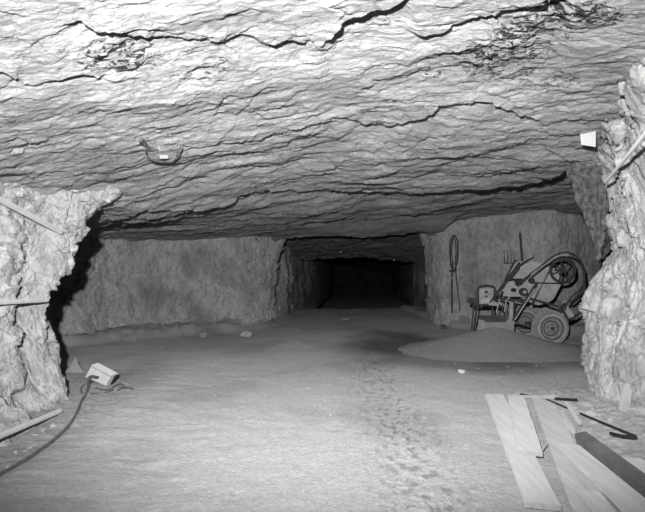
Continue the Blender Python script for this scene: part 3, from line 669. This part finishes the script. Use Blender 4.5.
bm = bmesh.new(); tube(bm, [H(454,238,-.04), H(454,237,.4)], .02, 8); obj('peg', bm, M_iron, he)
bm = bmesh.new(); bar(bm, H(449.5,271,-.03), H(456.5,270,-.03), .03, .05); obj('cable_tie', bm, M_iron, he)
bm = bmesh.new(); lathe(bm, [(-.02,.001),(-.02,.018),(.02,.018),(.02,.001)], H(452.5,278,-.04), AY, 10); tag(obj('clip', bm, M_paper, he), 'bright metal clip')

# ------------------------------------------------------------------ tipped electrical box and cables, left
by = G(101, 387)[1]
def Bp(px, py, dy=0): return V3(P(px, py, by+dy))
lift = 0
be = empty('electrical_box', onfloor(100, 387), 'pale metal electrical box tipped over on the ground beside the left pillar', 'electrical box')
f4 = [Bp(92,364.5,.05), Bp(85,377,.02), Bp(106,386,-.02), Bp(112,375,.01)]
dep = Vector((.01, .13, .0))
b4 = [p+dep for p in f4]
bm = bmesh.new(); vf = [bm.verts.new(p) for p in f4]; vb = [bm.verts.new(p) for p in b4]
bm.faces.new(vf); bm.faces.new(vb[::-1])
for i in range(4): j = (i+1) % 4; bm.faces.new((vf[i], vb[i], vb[j], vf[j]))
obj('body', bm, M_pale, be, bevel=.006)
d_ = (f4[3]-f4[0]).normalized(); u_ = (f4[0]-f4[1]).normalized(); nn = d_.cross(u_).normalized()
if nn.y > 0: nn = -nn
bm = bmesh.new(); bar(bm, f4[0]-u_*.02+nn*.004, f4[3]-u_*.02+nn*.004, .008, .008); obj('lid_seam', bm, M_grey, be)
bm = bmesh.new(); e1 = (f4[2]+f4[3]+b4[2]+b4[3])/4+d_*.006; mt = Matrix((d_, dep.normalized(), u_)).transposed().to_4x4(); mt.translation = e1
box(bm, (.012, .15, .13), mt); obj('end_cover', bm, M_grey, be)
bm = bmesh.new(); mt2 = mt.copy(); mt2.translation = e1+d_*.014+dep*.15; box(bm, (.018, .05, .11), mt2); obj('handle', bm, M_black, be)
cc = (f4[1]+f4[2])/2+u_*.05+nn*.012
bm = bmesh.new(); tube(bm, catmull([cc-nn*.02, cc+nn*.03, cc+nn*.035-d_*.04-u_*.01, cc+nn*.03-d_*.07-u_*.04], 5), .018, 10); obj('cable_gland', bm, M_cable, be)
def gcable(name, pts, r, m, label, cat, head=()):
    q = list(head)+[onfloor(a, b, r*1.3) for a, b in pts]; bm = bmesh.new(); tube(bm, catmull(q, 7), r, 8)
    return tag(obj(name, bm, m), label, cat)
hd = cc+nn*.03-d_*.07-u_*.04
gcable('power_cable', [(87,392),(82,400),(77,412),(70,424),(56,438),(40,450),(20,463),(0,474),(-25,489)], .013, M_cable, 'thick dark cable running from the pale electrical box forward past the left pillar', 'cable', [hd])
gcable('power_cable', [(92,383),(84,385),(81,389),(82,394)], .009, M_cable, 'short curl of dark cable left of the pale electrical box', 'cable', [hd+Vector((.02,-.02,.0))])
gcable('power_cable', [(96,388),(102,390),(110,390),(118,388),(128,388),(133,389)], .010, M_cable, 'thin dark cable lying in front of the pale electrical box to the right', 'cable')
gcable('power_cable', [(88,394),(98,393.5),(106,392.5),(114,390)], .008, M_cable, 'loose end of dark cable nearest in front of the electrical box', 'cable')
gcable('power_cable', [(113,387),(117,385),(121,384),(124,387),(118,390)], .010, M_cable, 'small tangle of cable at the right end of the electrical box', 'cable')
# pyramid stone
q = onfloor(74, 373.5); bm = bmesh.new(); s_ = q[1]/F
t0 = V3(P(75.5, 357.5, q[1]+.08)); bs = [V3(P(65, 373, q[1])), V3(P(84, 373, q[1]-.02)), V3(P(82, 369, q[1]+.25)), V3(P(68, 369, q[1]+.25))]
vs = [bm.verts.new(p) for p in bs]; vt = bm.verts.new(t0)
for i in range(4): bm.faces.new((vs[i], vs[(i+1) % 4], vt))
bm.faces.new(vs[::-1]); bmesh.ops.subdivide_edges(bm, edges=bm.edges, cuts=3, use_grid_fill=True)
for v in bm.verts: v.co += Vector([random.uniform(-.004, .004) for _ in range(3)])
tag(obj('stone', bm, M_greystone), 'pointed grey stone between the left pillar and the electrical box', 'stone')

# ------------------------------------------------------------------ planks, rods and timber, right foreground
def plank(name, fl, frr, nr, nl, th, z, m, label, cat='plank', g=None, droop=0):
    # four measured corners of the top face: far left, far right, near right, near left
    c = [G(p[0], p[1], z+th) for p in (fl, frr, nr, nl)]
    cf = (c[0]+c[1])/2; cn = (c[2]+c[3])/2
    ax_ = V3(cf-cn); L_ = ax_.length; wd = (np.linalg.norm(c[0]-c[1])+np.linalg.norm(c[2]-c[3]))/2
    zf = FZ(cf[0], cf[1]); zn = FZ(cn[0], cn[1])
    A = Vector((cn[0], cn[1], z+zn+th/2+.004)); B = Vector((cf[0], cf[1], z+zf+th/2+.004))
    bm = bmesh.new(); bar(bm, A, B, wd, th)
    bmesh.ops.subdivide_edges(bm, edges=[e for e in bm.edges if e.calc_length() > L_*.8], cuts=14)
    for v in bm.verts: v.co += Vector((random.uniform(-.0025, .0025), 0, random.uniform(-.0012, .0012)))
    return tag(obj(name, bm, m), label, cat, g)
plank('plank', (485,395),(503,394),(557,504),(529,504), .03, .012, M_wood, 'longest pale plank, farthest left of the boards on the ground')
plank('plank', (508,398),(524,397),(541,453),(520,449), .03, .046, M_wood, 'short plank lying right beside the far half of the longest plank')
plank('plank', (531,401),(553,401),(612,520),(580,520), .02, .000, M_oldwood, 'dusty board half sunk in the dirt, right of the short plank')
plank('plank', (565,446),(580,441),(662,512),(638,520), .028, .04, M_wood, 'pale wide board right beside the dark timber')
plank('plank', (571,461),(577,460),(622,520),(606,520), .022, .02, M_oldwood, 'narrow split board left of the wide board by the dark timber')
plank('plank', (583,493),(594,489),(626,524),(606,526), .022, .035, M_wood, 'broken board end at the bottom edge, nearest of the boards')
plank('plank', (626,459),(633,456),(668,480),(655,488), .024, .05, M_wood, 'pale board end between the dark timber and the right pillar')
# dark timber
def gpt(px, py, z): p = onfloor(px, py, z); return V3(p)
bm = bmesh.new(); bar(bm, gpt(581,437,.115), gpt(668,503,.115), .085, .075, .25); tag(obj('timber', bm, M_darkwood, bevel=.008), 'dark square timber lying on the boards by the right pillar', 'timber')
bm = bmesh.new(); tube(bm, [gpt(508,396,.03), gpt(557,398,.045)], [.014, .018], 8); tag(obj('stick', bm, M_wood), 'pale stick lying across the far ends of the planks', 'stick')
def rod(pts, r, label, m=M_black):
    bm = bmesh.new(); tube(bm, [gpt(*p) for p in pts], r, 8); tag(obj('iron_rod', bm, m), label, 'rod')
rod([(555,398.5,.06),(577,399.5,.08)], .010, 'short thick dark rod continuing the pale stick to the pillar foot')
rod([(520,394,.05),(544,398,.03),(567,408,.03)], .008, 'thin bent dark rod just in front of the pale stick')
rod([(580,413,.06),(606,424,.07),(636,436,.08)], .008, 'long thin dark rod slanting along the foot of the right pillar')
rod([(610,433,.09),(622,436,.09),(637,437,.09)], .011, 'short black rod under the end of the long thin rod')
rod([(541,452,.05),(548,444,.03),(558,438,.02),(571,434,.02)], .004, 'thin wire curving from the short plank over the dirt', M_cable_d)
for i, (a, b, lab) in enumerate([((566,402),(580,424),'splintered pale lath nearest the pillar foot, beside the rods'), ((560,411),(574,430),'splintered pale lath left of the long thin rod'), ((563,420),(578,438),'splintered lath touching the far end of the dark timber')]):
    bm = bmesh.new(); bar(bm, gpt(a[0], a[1], .05), gpt(b[0], b[1], .05), .028, .018); tag(obj('lath', bm, M_oldwood if i % 2 else M_wood), lab, 'lath')
# pale flake leaning on the right pillar
q = surf('wall_right', 627, 400); bm = bmesh.new(); yq = q[1]-.05
ol = [(629,384),(632,392),(631,404),(626,414),(621,417),(622,406),(625,392)]
fr = [bm.verts.new(V3(P(a, b, yq-.04*(b-384)/30))) for a, b in ol]; bk = [bm.verts.new(V3(P(a, b, yq-.04*(b-384)/30)+np.array([.01,.06,0]))) for a, b in ol]
bm.faces.new(fr); bm.faces.new(bk[::-1])
for i in range(len(fr)): j = (i+1) % len(fr); bm.faces.new((fr[i], bk[i], bk[j], fr[j]))
tag(obj('stone_flake', bm, M_stone, bevel=.003), 'pale pointed stone flake against the foot of the right pillar', 'stone')

# ------------------------------------------------------------------ stones
def stone(px, py, size, label, m=M_stone, group=None, seed=0, zf=None, flat=.6):
    p = onfloor(px, py); z = (zf(p[0], p[1]) if zf else p[2])
    if zf:
        for _ in range(8):
            p = G(px, py, z); z = zf(p[0], p[1])
    s = size*p[1]/F
    bm = rock_bm((s, s*.8, s*flat), seed, 2); bmesh.ops.translate(bm, verts=bm.verts, vec=Vector((float(p[0]), float(p[1]), float(z)+s*flat*.36)))
    return tag(obj('stone', bm, m), label, 'stone', group)
stone(462, 373, 9, 'largest pale stone at the front edge of the sand heap', M_paper, seed=1, flat=.55)
stone(246, 328.5, 12, 'pale stone at the foot of the wall left of the tunnel mouth', seed=2)
stone(203, 329, 10, 'grey stone at the foot of the left back wall', M_greystone, seed=3)
stone(444, 324, 10, 'dark stone at the wall foot below the hanging cable', M_darkrock, seed=4)
stone(464, 323, 12, 'grey stone between the hanging cable and the metal frame', M_greystone, seed=5, flat=.9)
stone(475, 326, 9, 'pale stone left of the metal frame foot', seed=6, flat=.9)
stone(346, 320, 9, 'flat pale stone on the ground inside the tunnel mouth', seed=8, flat=.2)
stone(591, 417, 12, 'pale stone at the foot of the right pillar behind the long rod', seed=9)
k = 0
for (a, b, s) in [(488,358,3.5),(486,352,3),(496,362,3),(430,346,3),(417,354,2.5),(478,369,3),(508,367,3),(536,366,3),(445,368,2.5),(522,371,2.5),(455,364,2.5),(500,372,2.5),(552,362,3)]:
    k += 1; stone(a, b, s*.8, 'tiny pebble scattered round the sand heap', M_greystone, 'pebbles round the sand heap', 20+k, zf=SZ)
for i in range(26):
    a = random.uniform(130, 430); b = random.uniform(340, 505); k += 1
    stone(a, b, random.uniform(1.6, 3.0)*(1+(b-340)/300), 'tiny loose pebble on the open floor of the chamber', random.choice([M_stone, M_greystone, M_greystone]), 'pebbles on the open floor', 20+k)
for i in range(16):
    a = random.uniform(8, 66); b = 478-a*.95+random.uniform(-10, 4); k += 1
    stone(a, b, random.uniform(3, 7), 'small broken rubble piece along the foot of the left pillar', random.choice([M_stone, M_greystone]), 'rubble at the left pillar', 20+k)
for i in range(16):
    a = random.uniform(582, 642); b = 408+(a-582)*.5+random.uniform(-2, 14); k += 1
    stone(a, b, random.uniform(3, 7), 'small broken rubble piece along the foot of the right pillar', random.choice([M_stone, M_greystone]), 'rubble at the right pillar', 20+k)

# small reflectors deep in the tunnel
for (a, b, y, lab) in ((394,260,17.0,'tiny bright round marker high on the right in the tunnel'), (341,252,16.5,'tiny pale round marker high on the left in the tunnel')):
    c = P(a, b, y); ztop = 2.66-.55*float(ss(14, 19.6, y)); bm = bmesh.new()
    lathe(bm, [(-.01, .001), (-.012, .028), (.01, .03), (.01, .001)], c, AY, 16, cap=False)
    e = empty('marker', c, lab, 'marker'); obj('disc', bm, M_paper, e)
    bm = bmesh.new(); tube(bm, [c+np.array([0,.01,0]), np.array([c[0], c[1]+.01, ztop+.15])], .005, 6); obj('hanger', bm, M_iron, e)

# ------------------------------------------------------------------ light: the photographer's flash, up and to the left of the camera
def spot(name, loc, tgt, power, ang, r, blend=1.0):
    l = bpy.data.lights.new(name, 'SPOT'); l.energy = power; l.spot_size = math.radians(ang); l.spot_blend = blend; l.shadow_soft_size = r; l.color = (1, 1, 1)
    o = bpy.data.objects.new(name, l); o.location = loc; o.rotation_euler = (Vector(tgt)-Vector(loc)).to_track_quat('-Z', 'Y').to_euler(); col.objects.link(o); return o
fl = spot('flash', (-.24, -.15, 1.62), (.2, 8, 1.5), 2200, 75, .04); fl.scale = (1.9, 1, 1)
w = bpy.data.worlds.new('dark'); scene.world = w; w.use_nodes = True
w.node_tree.nodes['Background'].inputs[0].default_value = (0, 0, 0, 1)

cam = bpy.data.cameras.new('camera'); co = bpy.data.objects.new('camera', cam); col.objects.link(co)
co.location = (0, 0, CZ); co.rotation_euler = (math.pi/2, 0, 0)
cam.sensor_width = 36; cam.lens = 36*F/645; cam.shift_y = (HY-256)/645; cam.clip_start = .05; cam.clip_end = 200
scene.camera = co
vs_ = scene.view_settings; vs_.view_transform = 'Standard'; vs_.look = 'None'; vs_.gamma = 1; vs_.use_curve_mapping = False; vs_.exposure = 0
scene.cycles.max_bounces = 5; scene.cycles.diffuse_bounces = 3
